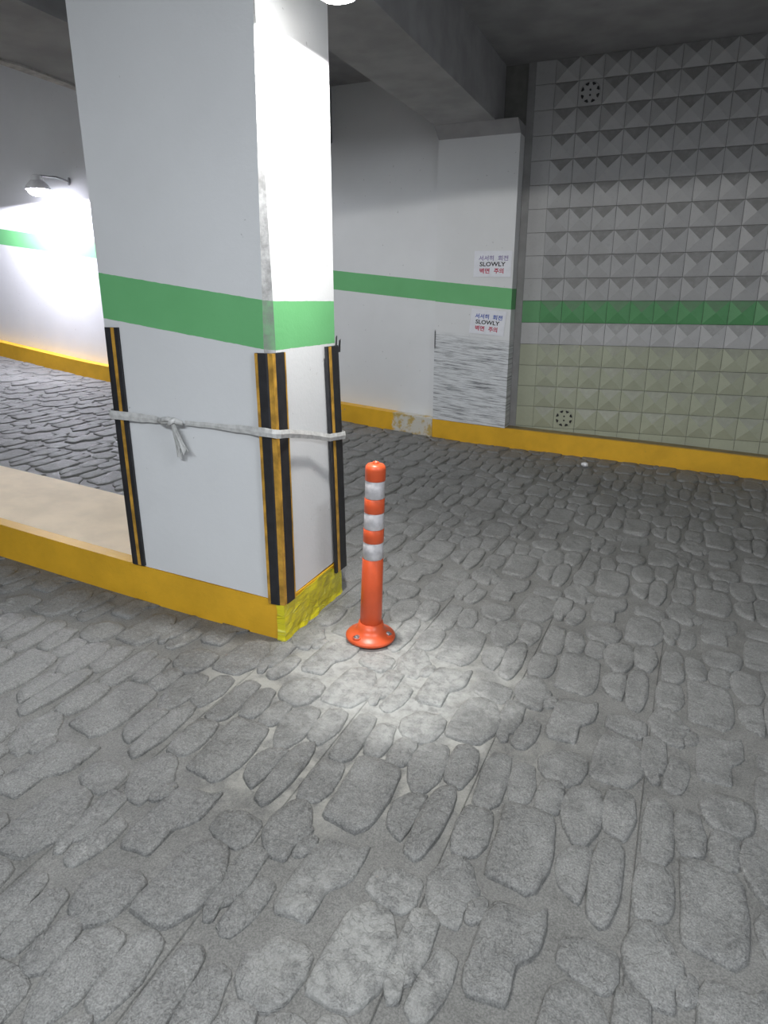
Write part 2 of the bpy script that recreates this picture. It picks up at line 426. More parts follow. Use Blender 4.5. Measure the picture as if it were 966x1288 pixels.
# ---- stones of the stamped mat
def lean(y):
    if y < .9: return 0.0
    if y < 4.0: return .012 * (y - .9) ** 2
    return .012 * 3.1 ** 2 + .0744 * (y - 4.0)
PX, PY = .4825, .9625
STONES = []
for k, poly in enumerate(MAT):
    cx = sum(p[0] for p in poly) / len(poly); cy = sum(p[1] for p in poly) / len(poly)
    STONES.append((cx, cy, [(p[0] - cx, p[1] - cy) for p in poly]))
def stone_geo(poly, rnd, hgt):
    n = len(poly)
    rad = sum(math.hypot(*p) for p in poly) / n
    vs_, fs = [], []
    jit = [1 + rnd.uniform(-.022, .022) for _ in poly]
    tops = [rnd.uniform(-.0016, .0016) for _ in poly]
    def ring(off, z, tz):
        for p, j, t in zip(poly, jit, tops):
            l = math.hypot(*p); s = j * (l + off) / l
            vs_.append((p[0] * s, p[1] * s, z + (t if tz else 0)))
    ring(.0150, -.004, 0)
    ring(.0118, hgt * .55, 0)
    ring(.0078, hgt * .97, 1)
    ring(-min(.020, rad * .45), hgt * 1.02, 1)
    for r in range(3):
        for k in range(n):
            k2 = (k + 1) % n
            fs.append((r * n + k, r * n + k2, (r + 1) * n + k2, (r + 1) * n + k))
    vs_.append((0, 0, hgt * 1.0 + rnd.uniform(-.002, .002)))
    for k in range(n):
        fs.append((3 * n + k, 3 * n + (k + 1) % n, 4 * n))
    return vs_, fs
rs = random.Random(11)
GEO = [[stone_geo(p[2], rs, rs.uniform(.0080, .0125)) for _ in range(3)] for p in STONES]
STONE_ME = [[new_mesh('cobblestone', g[0], g[1], [M['stone']], smooth=True) for g in gs] for gs in GEO]

cm = Matrix.Rotation(math.radians(22.746), 3, 'Z') @ Matrix.Rotation(math.radians(90 - 17.474), 3, 'X')
cmi = cm.inverted()
def project(p):
    q = cmi @ (Vector(p) - Vector((0, 0, H)))
    if q.z > -.1: return None
    return 483 + 845 * q.x / -q.z, 644 - 845 * q.y / -q.z, -q.z
def blocked(x, y):
    if x < -2.10 and 2.19 < y < 2.93: return True
    if x < -1.40 and 2.19 < y < 2.75: return True
    if x < -2.05 and y > 6.16: return True
    return y > 6.16
spots = []
for i in range(-28, 9):
    for j in range(-6, 7):
        for k, (cx, cy, poly) in enumerate(STONES):
            y = .93 + j * PY + cy
            x = -.4225 + i * PX + cx + lean(y)
            if not (-13.2 < x < 3.3 and -4.3 < y < 6.2) or blocked(x, y): continue
            z = fz(x, y)
            q = project((x, y, z))
            score = 0
            if q and -20 < q[0] < 986 and 380 < q[1] < 1310:
                # seen past the column and its island?
                hid = False
                if y > 2.75 and 170 < q[0] < 428: hid = True
                if not hid:
                    d2 = x * x + y * y
                    up = (H - z) / math.sqrt(d2 + (H - z) ** 2)
                    ext = max(math.hypot(*p) for p in poly)
                    score = ext * math.sqrt(up) / q[2]
            spots.append((score, x, y, z, k))
spots.sort(key=lambda s: -s[0])
def place_matrix(x, y, z, rz):
    e = .12
    tx = Vector((2 * e, 0, fz(x + e, y) - fz(x - e, y))).normalized()
    ty = Vector((0, 2 * e, fz(x, y + e) - fz(x, y - e))).normalized()
    nz = tx.cross(ty).normalized(); ty = nz.cross(tx)
    m = Matrix((tx, ty, nz)).transposed()
    m = m @ Matrix.Rotation(rz, 3, 'Z')
    return Matrix.Translation((x, y, z)) @ m.to_4x4()
def cut_poly(poly, nxx, nyy, d):
    # keep the side nxx*x + nyy*y <= d
    out = []
    for a in range(len(poly)):
        p, q = poly[a], poly[(a + 1) % len(poly)]
        sp, sq = nxx * p[0] + nyy * p[1] - d, nxx * q[0] + nyy * q[1] - d
        if sp <= 0: out.append(p)
        if (sp < 0 < sq) or (sq < 0 < sp):
            t = sp / (sp - sq)
            out.append((p[0] + (q[0] - p[0]) * t, p[1] + (q[1] - p[1]) * t))
    return out
def limits(x, y):
    L = []
    if y < 2.2 and x < -1.30: L.append((0, 1, 2.192 - y))
    if 2.2 <= y < 2.75 and x >= -1.41: L.append((-1, 0, 1.362 + x))
    if y > 2.7 and x < -2.1: L.append((0, -1, -2.915 + y))
    if 2.7 < y and -2.1 <= x < -1.35: L.append((0, -1, -2.755 + y))
    if y > 5.5: L.append((0, 1, 6.128 - y))
    return L
rs = random.Random(5)
sv, sf = [], []
for idx, (sc, x, y, z, k) in enumerate(spots):
    var = rs.randrange(3)
    me, g = STONE_ME[k][var], GEO[k][var]
    poly = STONES[k][2]
    for (a_, b_, d_) in limits(x, y):
        if any(a_ * p[0] + b_ * p[1] > d_ for p in poly): poly = cut_poly(poly, a_, b_, d_)
    if poly is not STONES[k][2]:
        if len(poly) < 4: continue
        mx_ = sum(p[0] for p in poly) / len(poly); my_ = sum(p[1] for p in poly) / len(poly)
        g = stone_geo([(p[0] - mx_, p[1] - my_) for p in poly if math.hypot(p[0] - mx_, p[1] - my_) > .004], rs, .010)
        x, y = x + mx_, y + my_
        z = fz(x, y)
        me = None
    mtx = place_matrix(x, y, z + rs.uniform(-.0025, .002), rs.uniform(-.03, .03) if me else 0.0)
    if idx < 300 and sc > 0:
        o = bpy.data.objects.new('cobblestone', me or new_mesh('cobblestone', g[0], g[1], [M['stone']], smooth=True))
        COL.objects.link(o)
        o.parent = floor
        o.matrix_local = mtx
    else:
        b = len(sv)
        sv += [tuple(mtx @ Vector(v)) for v in g[0]]
        sf += [tuple(i_ + b for i_ in f_) for f_ in g[1]]
rest = link('distant_cobblestones', new_mesh('distant_cobblestones', sv, sf, [M['stone']], smooth=True), floor)
tag(rest, kind='stuff')

# thin pressed lines left between the rows of mats
for i in range(-14, 9):
    mb = MB(); pts = []
    y = -1.0
    while y < 6.14:
        x = -.4225 + i * PX + lean(y)
        pts.append((x, y)); y += .12
    runs, cur = [], []
    for p in pts:
        if blocked(*p) or p[0] > 3.2:
            if len(cur) > 1: runs.append(cur)
            cur = []
        else: cur.append(p)
    if len(cur) > 1: runs.append(cur)
    for run in runs:
        for off, hh in ((0, .0045),):
            vs_, fs = [], []
            for (x, y) in run:
                z = fz(x, y)
                vs_ += [(x + off - .0035, y, z - .002), (x + off, y, z + hh), (x + off + .0035, y, z - .002)]
            for a in range(len(run) - 1):
                fs += [(a * 3, a * 3 + 1, a * 3 + 4, a * 3 + 3), (a * 3 + 1, a * 3 + 2, a * 3 + 5, a * 3 + 4)]
            mb.add(vs_, [tuple(reversed(f)) for f in fs])
    if mb.v: mb.build('joint_line', M['bed'], floor)

# ---- walls and ceiling
YW = 6.27     # white wall plane
YT = 6.33     # tile plane
YK = 6.145    # kerb front
mb = MB(); mb.box(X0, -2.0, YW, 6.6, -.4, ZH)
wall_back = tag(mb.build('wall_back', M['wall']), 'white painted wall with green stripe', kind='structure')
mb = MB(); mb.box(-1.37, X1, YT + .014, 6.6, -.4, ZC); mb.box(-2.06, -1.37, YT + .014, 6.6, 2.86, ZC)
wall_tiled = tag(mb.build('wall_right', M['grout']), 'wall clad in pyramid tiles', kind='structure')
mb = MB(); mb.box(-3.98, X1, Y0 - .2, 6.6, ZC, ZC + .2); mb.box(X0, -3.98, Y0 - .2, 6.6, ZH, ZH + .2)
mb.box(-3.99, -3.97, Y0 - .2, 6.6, ZC + .2, ZH)
tag(mb.build('ceiling', M['ceiling']), 'dark concrete ceiling', kind='structure')
mb = MB(); mb.box(X0, X1, Y0 - .2, Y0, -1, ZH)
tag(mb.build('wall_front', M['dull']), 'painted wall behind the viewer', kind='structure')
mb = MB(); mb.box(X1, X1 + .2, Y0, 6.6, -1, ZC)
tag(mb.build('wall_side', M['dull']), 'painted wall at the ramp foot', kind='structure')
mb = MB(); mb.box(X0 - .2, X0, Y0, 6.6, -1, ZH)
tag(mb.build('wall_left', M['dull']), 'painted wall at the ramp head', kind='structure')
mb = MB(); mb.box(-1.36, -1.298, YT - .004, YT + .014, .28, ZC)
tag(mb.build('trim_1', M['trim']), 'grey strip between pillar and tiles', kind='structure')

# ---- tiles: each one a part of the tiled wall
TW, TH = .190, .188
def tile_mesh(name, wd, ht, apex, mat, cut=None):
    g = .0016
    a, b = wd / 2 - g, ht / 2 - g
    zb = (-b, -b) if cut is None else cut
    vs_ = [(-a, .014, zb[0]), (a, .014, zb[1]), (a, .014, b), (-a, .014, b),
           (-a, 0, zb[0]), (a, 0, zb[1]), (a, 0, b), (-a, 0, b)]
    fs = [(0, 1, 5, 4), (1, 2, 6, 5), (2, 3, 7, 6), (3, 0, 4, 7)]
    if apex:
        vs_.append((0, -apex, (b + (zb[0] + zb[1]) / 2) / 2 if cut is not None else 0))
        fs += [(4, 5, 8), (5, 6, 8), (6, 7, 8), (7, 4, 8)]
    else:
        fs += [(4, 5, 6, 7)]
    return new_mesh(name, vs_, fs, [mat])
ZG = 1.448        # top of the green row
tm = {}
rest_tiles = MB(); TMATS = ['tile_white', 'tile_row', 'tile_green', 'tile_beige']
for c in range(0, 25):
    if c == 0: xc, wd = -1.2185, .161
    else: xc, wd = -1.139 + TW * (c - .5), TW
    if xc + wd / 2 > X1: break
    for r in range(-7, 11):      # r = 0 is the green row, positive rows are above it
        zt = ZG + r * TH; zb = zt - TH
        zt2 = min(zt, ZC)
        if zt2 - zb < .03 and r > 0: continue
        kz = [fz(xc - wd / 2, YK) + .17, fz(xc + wd / 2, YK) + .17]
        if zt < max(kz) + .012: continue
        col = 'tile_green' if r == 0 else ('tile_white' if r > 0 else 'tile_row' if r == -1 else 'tile_beige')
        ap = 0 if c == 0 else .028
        if (c, r) in [(2, 9), (2, -5)]: ap = 0
        ht = zt2 - zb
        if min(kz) > zb:         # bottom row cut along the sloping kerb
            zc = (zt + max(min(kz), zb)) / 2
            me = tile_mesh('tile', wd, ht, 0, M[col], cut=(kz[0] - (zt - ht / 2), kz[1] - (zt - ht / 2)))
        elif max(kz) > zb:
            me = tile_mesh('tile', wd, ht, ap, M[col], cut=(max(kz[0], zb) - (zt - ht / 2), max(kz[1], zb) - (zt - ht / 2)))
        else:
            key = (round(wd, 3), round(ht, 3), ap, col)
            if key not in tm: tm[key] = tile_mesh('tile', wd, ht, ap, M[col])
            me = tm[key]
        if c < 16:
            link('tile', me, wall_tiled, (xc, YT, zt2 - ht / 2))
        else:
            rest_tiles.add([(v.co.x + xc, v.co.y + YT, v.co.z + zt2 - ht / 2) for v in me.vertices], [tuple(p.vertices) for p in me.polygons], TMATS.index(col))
tag(rest_tiles.build('further_tiles', [M[k_] for k_ in TMATS], wall_tiled), kind='stuff')

# ---- round slotted marks on two flat tiles
def slotted_mark(x, z, label):
    root = empty('vent_cover', (x, YT, z))
    tag(root, label, 'vent', 'slotted vents in the tiled wall')
    mb = MB(); mb.lathe([(.081, 0), (.081, .003), (.078, .005)], 32)
    pl = mb.build('plate', M['tile_white'] if z > 2 else M['tile_beige'], root, rot=(math.pi / 2, 0, 0))
    for k in range(8):
        mb = MB()
        a0 = math.radians(k * 45 + 22.5 - 12.5); a1 = math.radians(k * 45 + 22.5 + 12.5)
        vs_ = []
        for d in (-.0058, -.0075):
            for q in range(5):
                a = a0 + (a1 - a0) * q / 4
                wdt = .023 * (.45 + .55 * (1 - abs(q - 2) / 2))
                for rr in (.074, .074 - wdt):
                    vs_.append((rr * math.sin(a), d, rr * math.cos(a)))
        fs = []
        for q in range(4):
            fs.append((q * 2, q * 2 + 1, q * 2 + 3, q * 2 + 2)[::-1])
            b = 10
            fs.append((b + q * 2, b + q * 2 + 1, b + q * 2 + 3, b + q * 2 + 2))
            fs.append((q * 2, q * 2 + 2, b + q * 2 + 2, b + q * 2))
            fs.append((q * 2 + 1, b + q * 2 + 1, b + q * 2 + 3, q * 2 + 3))
        mb.add(vs_, fs)
        mb.build('slot', M['black'], root)
    for s_ in (-1, 1):
        mb = MB(); mb.lathe([(.008, 0), (.008, .0075)], 12)
        mb.build('hole', M['black'], root, loc=(0, 0, s_ * .019), rot=(math.pi / 2, 0, 0))
slotted_mark(-.854, ZG + 9 * TH - TH / 2, 'round slotted vent high on the tiled wall, just under the ceiling')
slotted_mark(-.854, ZG - 5 * TH - TH / 2, 'round slotted vent low on the tiled wall, just above the yellow kerb')

# ---- pilaster, beams
def prism_x(mb, xs, y0, y1, zb, zt, m_front=0, m_top=0, strip=None, m_strip=0):
    """bar along x whose bottom and top follow the functions zb(x), zt(x)"""
    vs_, fs, ms = [], [], []
    cols = [y0] + ([strip] if strip else []) + [y1]
    nc = len(cols)
    for x in xs:
        vs_.append((x, y0, zb(x)))
        for y in cols: vs_.append((x, y, zt(x)))
        vs_.append((x, y1, zb(x)))
    st = nc + 2
    for a in range(len(xs) - 1):
        A, B = a * st, (a + 1) * st
        for k in range(st - 1):
            f = (A + k, A + k + 1, B + k + 1, B + k)[::-1]
            mm = m_front if k == 0 else (m_top if k < st - 2 else m_top)
            if strip and k == 1: mm = m_strip
            mb.add([vs_[i] for i in f], [(0, 1, 2, 3)], mm)
        mb.add([vs_[A + st - 1], vs_[A], vs_[B], vs_[B + st - 1]], [(0, 1, 2, 3)], m_top)
    mb.add([vs_[k] for k in range(st)], [tuple(range(st))], m_front)
    mb.add([vs_[(len(xs) - 1) * st + k] for k in range(st)], [tuple(reversed(range(st)))], m_front)
def weld(o, d=1e-4):
    bm = bmesh.new(); bm.from_mesh(o.data)
    bmesh.ops.remove_doubles(bm, verts=bm.verts, dist=d)
    bmesh.ops.recalc_face_normals(bm, faces=bm.faces)
    bm.to_mesh(o.data); bm.free()
    return o
def frange(a, b, st):
    n = max(1, int(round((b - a) / st)))
    return [a + (b - a) * i / n for i in range(n + 1)]
KH = .18
mb = MB()
prism_x(mb, [-2.067, -1.362], 6.15, 6.262, lambda x: fz(x, YK) + KH + .001, lambda x: 2.765)
prism_x(mb, [-1.995, -1.362], 6.262, 6.328, lambda x: fz(x, YK) + KH + .001, lambda x: 2.765)
pil = empty('wall_pillar', (-1.71, 6.15, .33))
tag(pil, 'white half pillar with green stripe and grey scrapes beside the tiled wall', 'pillar')
def child(o, par):
    o.parent = par
    o.matrix_parent_inverse = Matrix.Translation(-par.location)
    return o
child(weld(mb.build('shaft', M['pilaster'])), pil)
mb = MB()
mb.add([(-2.067, 6.15, 2.765), (-1.36, 6.15, 2.765), (-1.36, 6.62, 2.765), (-2.067, 6.62, 2.765),
        (-2.067, 6.02, 2.85), (-1.36, 6.02, 2.85), (-1.36, 6.62, 2.85), (-2.067, 6.62, 2.85)],
       [(3, 2, 1, 0), (4, 5, 6, 7), (0, 1, 5, 4), (1, 2, 6, 5), (2, 3, 7, 6), (3, 0, 4, 7)])
child(mb.build('cap', M['beam']), pil)
mb = MB(); mb.box(-2.067, -1.55, 2.735, YT, 2.851, ZC)
tag(mb.build('ceiling_beam', M['beam']), 'concrete ceiling beam running from the striped column to the half pillar', 'beam')
b2 = empty('ceiling_beam', (-3.8, 4.5, 2.85))
tag(b2, 'dark concrete ceiling beam with a flaking pale edge left of the column', 'beam')
mb = MB(); mb.box(-3.98, -3.15, -2.0, YW, 2.85, ZC); mb.box(-3.98, -3.972, -2.0, YW, ZC, ZH)
child(mb.build('beam_body', M['ceiling']), b2)
mb = MB()
ys = frange(-1.5, YW, .09); rj = random.Random(3)
vs_, fs = [], []
for y in ys:
    e = rj.uniform(.010, .042)
    vs_ += [(-4.02, y, 2.835), (-3.98 + e, y, 2.838), (-3.98 + e, y, 2.852), (-4.02, y, 2.90)]
for a in range(len(ys) - 1):
    for k in range(4):
        k2 = (k + 1) % 4
        fs.append((a * 4 + k, a * 4 + k2, a * 4 + 4 + k2, a * 4 + 4 + k))
fs += [(0, 1, 2, 3), tuple((len(ys) - 1) * 4 + k for k in (3, 2, 1, 0))]
mb.add(vs_, fs)
child(weld(mb.build('flaking_plaster', M['plaster'])), b2)

# ---- kerbs
def kerb(name, xa, xb, y0, y1, mats, label, strip=None, mt=0, ms=0):
    mb = MB()
    prism_x(mb, frange(xa, xb, .3), y0, y1, lambda x: fz(x, y0) - .08, lambda x: fz(x, y0) + KH, 0, mt, strip, ms)
    return tag(weld(mb.build(name, mats)), label, 'kerb')
M['kerb_dust'] = mat_plain('kerb_top_dirt', (.24, .19, .10), .8, var=.2)
kerb('kerb', X0 + .01, -2.072, YK, YW - .002, [M['kerb_wall'], M['kerb_wall']], 'yellow kerb along the white wall behind the column, paint worn off at its right end')
kerb('kerb', -2.07, X1 - .01, YK, YT - .006, [M['kerb_tile'], M['kerb_dust']], 'yellow kerb under the half pillar and the tiled wall', strip=YK + .05, mt=1, ms=0)
kerb('traffic_island', X0 + .06, -2.19, 2.21, 2.90, [M['kerb_island'], M['beige']], 'low island with yellow painted edge and beige concrete top, left of the column', strip=2.275, mt=1, ms=0)

# ================================================================== column
CX0, CX1, CY0, CY1 = -2.18, -1.383, 2.21, 2.735
col = empty('column', ((CX0 + CX1) / 2, (CY0 + CY1) / 2, fz(-1.8, 2.4)))
tag(col, 'large white square column with a green stripe and a yellow base', 'column')
lv = [(None, .032), (1.30, .032), (1.9, .017), (2.4, .003), (ZC, .003)]
vs_, fs = [], []
for z, c in lv:
    for (x, y) in ((CX0, CY0), (CX1 - c, CY0), (CX1, CY0 + c), (CX1, CY1), (CX0, CY1)):
        vs_.append((x, y, fz(x, y) + KH if z is None else z))
for a in range(len(lv) - 1):
    for k in range(5):
        k2 = (k + 1) % 5
        fs.append((a * 5 + k, a * 5 + k2, a * 5 + 5 + k2, a * 5 + 5 + k))
fs += [(4, 3, 2, 1, 0), tuple((len(lv) - 1) * 5 + k for k in range(5))]
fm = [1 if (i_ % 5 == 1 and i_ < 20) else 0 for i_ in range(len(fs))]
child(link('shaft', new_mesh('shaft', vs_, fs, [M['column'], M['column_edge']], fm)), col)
mb = MB()
prism_x(mb, frange(CX0 - .008, CX1 + .004, .2), CY0 - .004, CY1, lambda x: fz(x, 2.2) - .08, lambda x: fz(x, 2.2) + KH - .001)
child(weld(mb.build('plinth', M['kerb_island'])), col)
# crinkled tape on the right side of the base, turned a little round the arris
path = [(CX1 - .030, CY0 - .0065), (CX1 + .0065, CY0 - .0065)] + [(CX1 + .0065, y) for y in frange(CY0 + .02, CY1 + .004, .035)]
vs_, fs = [], []
rj = random.Random(9)
NR = 6
for (x, y) in path:
    zb = fz(x, y) - .01; zt = fz(x, y) + KH - .012 - (.03 if y > CY1 - .08 else 0)
    for k in range(NR):
        t = k / (NR - 1)
        out = rj.uniform(0, .004) + (.010 if k == 0 else 0) * rj.random()
        if y < CY0: vs_.append((x + (rj.uniform(-.006, .006) if x < CX1 - .01 else .0), y - out, zb + (zt - zb) * t))
        else: vs_.append((x + out, y, zb + (zt - zb) * t + (rj.uniform(-.004, .006) if k == NR - 1 else 0)))
for a in range(len(path) - 1):
    for k in range(NR - 1):
        A, B = a * NR + k, (a + 1) * NR + k
        fs.append((A, B, B + 1, A + 1))
tp = child(link('reflective_tape', new_mesh('reflective_tape', vs_, fs, [M['tape']])), col)
tp['label'] = 'crinkled bright yellow tape'
sm = tp.modifiers.new('thickness', 'SOLIDIFY'); sm.thickness = .002; sm.offset = -1

# ---- corner guards
def guard(name_label, corner, dirs, z0, z1, legs, stripes, bow=0.0, tilt=0.0, torn=False):
    """corner (x,y); dirs = outward direction of each leg along the faces; legs lengths; stripes = [(leg, from, to)]"""
    (ax, ay), (bx, by) = dirs
    cx, cy = corner
    th = .013
    # outward normals: leg a lies on the face whose normal is -b, leg b on the face whose normal is -a
    na, nb = (-bx, -by), (-ax, -ay)
    root = empty('corner_guard', (cx, cy, z0))
    tag(root, name_label, 'corner guard', 'striped rubber corner guards round the column')
    NZ = 10
    def shift(t):
        q = bow * math.sin(math.pi * t)
        return (na[0] * q + nb[0] * q, na[1] * q + nb[1] * q)
    def P(s, d, t):   # s>0 along leg b, s<0 along leg a, d = distance off the wall
        if s < 0: x, y = cx + ax * -s + na[0] * d, cy + ay * -s + na[1] * d
        else: x, y = cx + bx * s + nb[0] * d, cy + by * s + nb[1] * d
        return x, y
    def sheet(name, s0, s1, d0, d1, mat, e=0.0, cham=True):
        # section polyline outer side
        pts_o, pts_i = [], []
        ss = []
        la, lb = legs
        def outer(s, d):
            # chamfered nose: s measured along the outside
            if abs(s) < .016 and cham:
                # blend between the two faces
                t = (s + .016) / .032
                pa = (cx + ax * .012 + na[0] * d, cy + ay * .012 + na[1] * d)
                pb = (cx + bx * .012 + nb[0] * d, cy + by * .012 + nb[1] * d)
                return pa[0] * (1 - t) + pb[0] * t, pa[1] * (1 - t) + pb[1] * t
            return P(s, d, 0)
        n = max(2, int((s1 - s0) / .008))
        vs_, fs = [], []
        for kz in range(NZ + 1):
            t = kz / NZ
            z = z0 + e + (z1 - z0 - 2 * e) * t
            sx, sy = shift(t)
            tl = tilt * (1 - t)
            row_o, row_i = [], []
            for k in range(n + 1):
                s = s0 + (s1 - s0) * k / n
                xo, yo = outer(s, d1)
                if abs(s) < .005: xi, yi = cx + (na[0] + nb[0]) * d0, cy + (na[1] + nb[1]) * d0
                else: xi, yi = P(s, d0, 0)
                row_o.append((xo + sx - root.location.x, yo + sy + tl - root.location.y, z - root.location.z))
                row_i.append((xi + sx - root.location.x, yi + sy + tl - root.location.y, z - root.location.z))
            vs_ += row_o + row_i[::-1]
        st = 2 * (n + 1)
        for kz in range(NZ):
            for k in range(st):
                k2 = (k + 1) % st
                fs.append((kz * st + k, kz * st + k2, kz * st + st + k2, kz * st + st + k))
        fs += [tuple(reversed(range(st))), tuple(NZ * st + k for k in range(st))]
        return link(name, new_mesh(name, vs_, fs, [mat]), root)
    b = weld(sheet('rubber_body', -legs[0], legs[1], .001, th, M['rubber']), 1e-6)
    for (s0, s1) in stripes:
        weld(sheet('yellow_stripe', s0, s1, th - .003, th + .0018, M['guard_yellow'], .001), 1e-6)
    if torn:
        for (s0, s1, za, zb, off) in ((.005, .018, -.03, .020, -.006), (.004, .012, -.03, .036, -.034)):
            mb = MB()
            mb.add([(s0, off, za), (s0 + .004, off, za), (s0 + .004, off + s1, za), (s0, off + s1, za),
                    (s0 + .004, off + .006, zb), (s0 + .008, off + .006, zb), (s0 + .008, off + .006 + s1 * .6, zb + .006), (s0 + .004, off + .006 + s1 * .6, zb + .006)],
                   [(3, 2, 1, 0), (4, 5, 6, 7), (0, 1, 5, 4), (1, 2, 6, 5), (2, 3, 7, 6), (3, 0, 4, 7)])
            mb.build('torn_flap', M['rubber'], root, loc=(0, 0, z1 - z0))
    return root
guard('black rubber guard with three yellow stripes on the near corner of the column',
      (CX1, CY0), ((-1, 0), (0, 1)), .232, 1.262, (.066, .078), [(-.066, -.054), (-.012, .012), (.071, .078)], bow=.004)
guard('black rubber corner guard with one thin yellow stripe at the left edge of the column',
      (CX0, CY0), ((0, 1), (1, 0)), fz(CX0, CY0) + KH + .002, 1.345, (.07, .078), [(-.045, -.030), (.044, .060)], bow=.002)
guard('slanting torn black rubber guard on the right rear corner of the column',
      (CX1 + .011, CY1 + .002), ((0, -1), (-1, 0)), .205, 1.262, (.125, .07), [(-.108, -.086), (.03, .045)], bow=.002, tilt=.045, torn=True)

# ---- strap tied round the column and its guards
srt = empty('tied_strap', (-1.866, 2.185, .977))
tag(srt, 'flat grey plastic strap knotted round the column over the corner guards', 'strap')
def ribbon(mb, pts, widths, nrm, thick=.002):
    """pts: centre line; widths; nrm: outward normals"""
    vs_, fs = [], []
    for p, wd, nn in zip(pts, widths, nrm):
        p = Vector(p); nn = Vector(nn).normalized()
        vs_ += [p + Vector((0, 0, wd / 2)), p + Vector((0, 0, -wd / 2)),
                p + Vector((0, 0, -wd / 2)) + nn * thick, p + nn * (thick + .0025), p + Vector((0, 0, wd / 2)) + nn * thick]
    n = 5
    for a in range(len(pts) - 1):
        for k in range(n):
            k2 = (k + 1) % n
            fs.append((a * n + k, a * n + k2, a * n + n + k2, a * n + n + k))
    fs += [tuple(reversed(range(n))), tuple((len(pts) - 1) * n + k for k in range(n))]
    mb.add(vs_, fs)
G = .0205
loop = [(-1.80, CY0 - .012, .975, .020), (-1.70, CY0 - .011, .972, .020), (-1.60, CY0 - .0125, .970, .026), (-1.50, CY0 - .0145, .967, .031),
        (CX1 - .066, CY0 - G - .001, .966, .034), (CX1 - .03, CY0 - G - .004, .965, .034), (CX1 + .003, CY0 - G - .004, .962, .034), (CX1 + .015, CY0 - .016, .960, .034), (CX1 + G + .004, CY0 - .003, .958, .034),
        (CX1 + G + .004, CY0 + .03, .954, .034), (CX1 + G, CY0 + .080, .945, .034), (CX1 + G, CY0 + .25, .910, .033), (CX1 + .031, CY1 - .125, .872, .034),
        (CX1 + .031, CY1 + .022, .857, .034), (CX1 + .016, CY1 + .042, .856, .034), (CX1 - .07, CY1 + .042, .858, .034), (CX0 + .08, CY1 + G, .95, .033),
        (CX0 - .004, CY1 + G - .002, .965, .033), (CX0 - .018, CY1 - .02, .967, .033), (CX0 - .0185, CY0 + .08, .983, .034), (CX0 - .0185, CY0 - .003, .985, .036), (CX0 - .012, CY0 - .014, .985, .036),
        (CX0 - .002, CY0 - .0195, .985, .036), (CX0 + .03, CY0 - .0195, .984, .036), (CX0 + .082, CY0 - .0195, .983, .036),
        (CX0 + .15, CY0 - .0145, .981, .035), (CX0 + .22, CY0 - .013, .978, .030), (-1.90, CY0 - .013, .977, .020)]
mb = MB()
rj = random.Random(4)
ctr = Vector(((CX0 + CX1) / 2, (CY0 + CY1) / 2, 0))
P_, W_, N_ = [], [], []
fine = []
for a in range(len(loop) - 1):
    p, q = loop[a], loop[a + 1]
    n = max(1, int(math.dist(p[:3], q[:3]) / .03))
    for k in range(n):
        t = k / n
        fine.append(tuple(p[i] * (1 - t) + q[i] * t for i in range(4)))
fine.append(loop[-1])
for p in fine:
    x, y = p[0], p[1]
    nn = Vector((max(0, x - CX1) - max(0, CX0 - x), max(0, y - CY1) - max(0, CY0 - y), 0))
    if nn.length < 1e-6: nn = Vector((0, -1, 0))
    P_.append((x - srt.location.x, y - srt.location.y, p[2] - srt.location.z + rj.uniform(-.0012, .0012)))
    W_.append(p[3] * rj.uniform(.94, 1.06)); N_.append(nn)
ribbon(mb, P_, W_, N_)
mb.build('band', M['strap'], srt)
# knot: three short folded wraps twisted over each other
mb = MB()
def wrap(pts, r0, squash):
    pts = [Vector(p) for p in pts]
    vs_, fs, n = [], [], 8
    for i, p in enumerate(pts):
        d = (pts[min(i + 1, len(pts) - 1)] - pts[max(i - 1, 0)]).normalized()
        a = Vector((0, -1, 0)); b = d.cross(a).normalized()
        rr = r0 * (.55 + .45 * math.sin(math.pi * (i + .5) / len(pts)))
        for k in range(n):
            t = 2 * math.pi * k / n
            vs_.append(p + a * (rr * squash * math.cos(t)) + b * (rr * math.sin(t) * (1 + .25 * math.sin(3 * t))))
    for i in range(len(pts) - 1):
        for k in range(n):
            k2 = (k + 1) % n
            fs.append((i * n + k, i * n + k2, i * n + n + k2, i * n + n + k))
    fs += [tuple(reversed(range(n))), tuple((len(pts) - 1) * n + k for k in range(n))]
    mb.add(vs_, fs)
wrap([(-.060, -.006, .004), (-.03, -.012, -.003), (0, -.014, .004), (.03, -.012, .006), (.066, -.006, -.003)], .013, .55)
wrap([(-.045, -.010, -.005), (-.02, -.018, .009), (.01, -.020, .012), (.035, -.016, .004), (.05, -.008, -.006)], .010, .6)
wrap([(-.012, -.008, -.014), (.012, -.022, -.006), (.03, -.024, .006), (.04, -.012, .014)], .011, .5)
mb.build('knot', M['strap'], srt, smooth=True)
def tail(pts, widths, ph):
    vs_, fs = [], []
    for i, (p, wd) in enumerate(zip(pts, widths)):
        p = Vector(p)
        for k in range(5):
            t = k / 4 - .5
            vs_.append((p.x + wd * t, p.y - .007 * math.cos(t * 9 + ph), p.z + (.012 * math.sin(t * 14 + ph) if i == len(pts) - 1 else 0)))
    for i in range(len(pts) - 1):
        for k in range(4):
            fs.append((i * 5 + k, i * 5 + k + 1, i * 5 + k + 6, i * 5 + k + 5))
    o = link('loose_end', new_mesh('loose_end', vs_, fs, [M['strap']]), srt)
    s_ = o.modifiers.new('thickness', 'SOLIDIFY'); s_.thickness = .0015
tail([(.022, -.016, -.006), (.028, -.016, -.04), (.036, -.013, -.09), (.042, -.012, -.142)], [.014, .02, .024, .026], .4)
tail([(.034, -.018, -.006), (.047, -.018, -.04), (.062, -.015, -.08), (.078, -.012, -.118)], [.014, .02, .026, .036], 2.0)
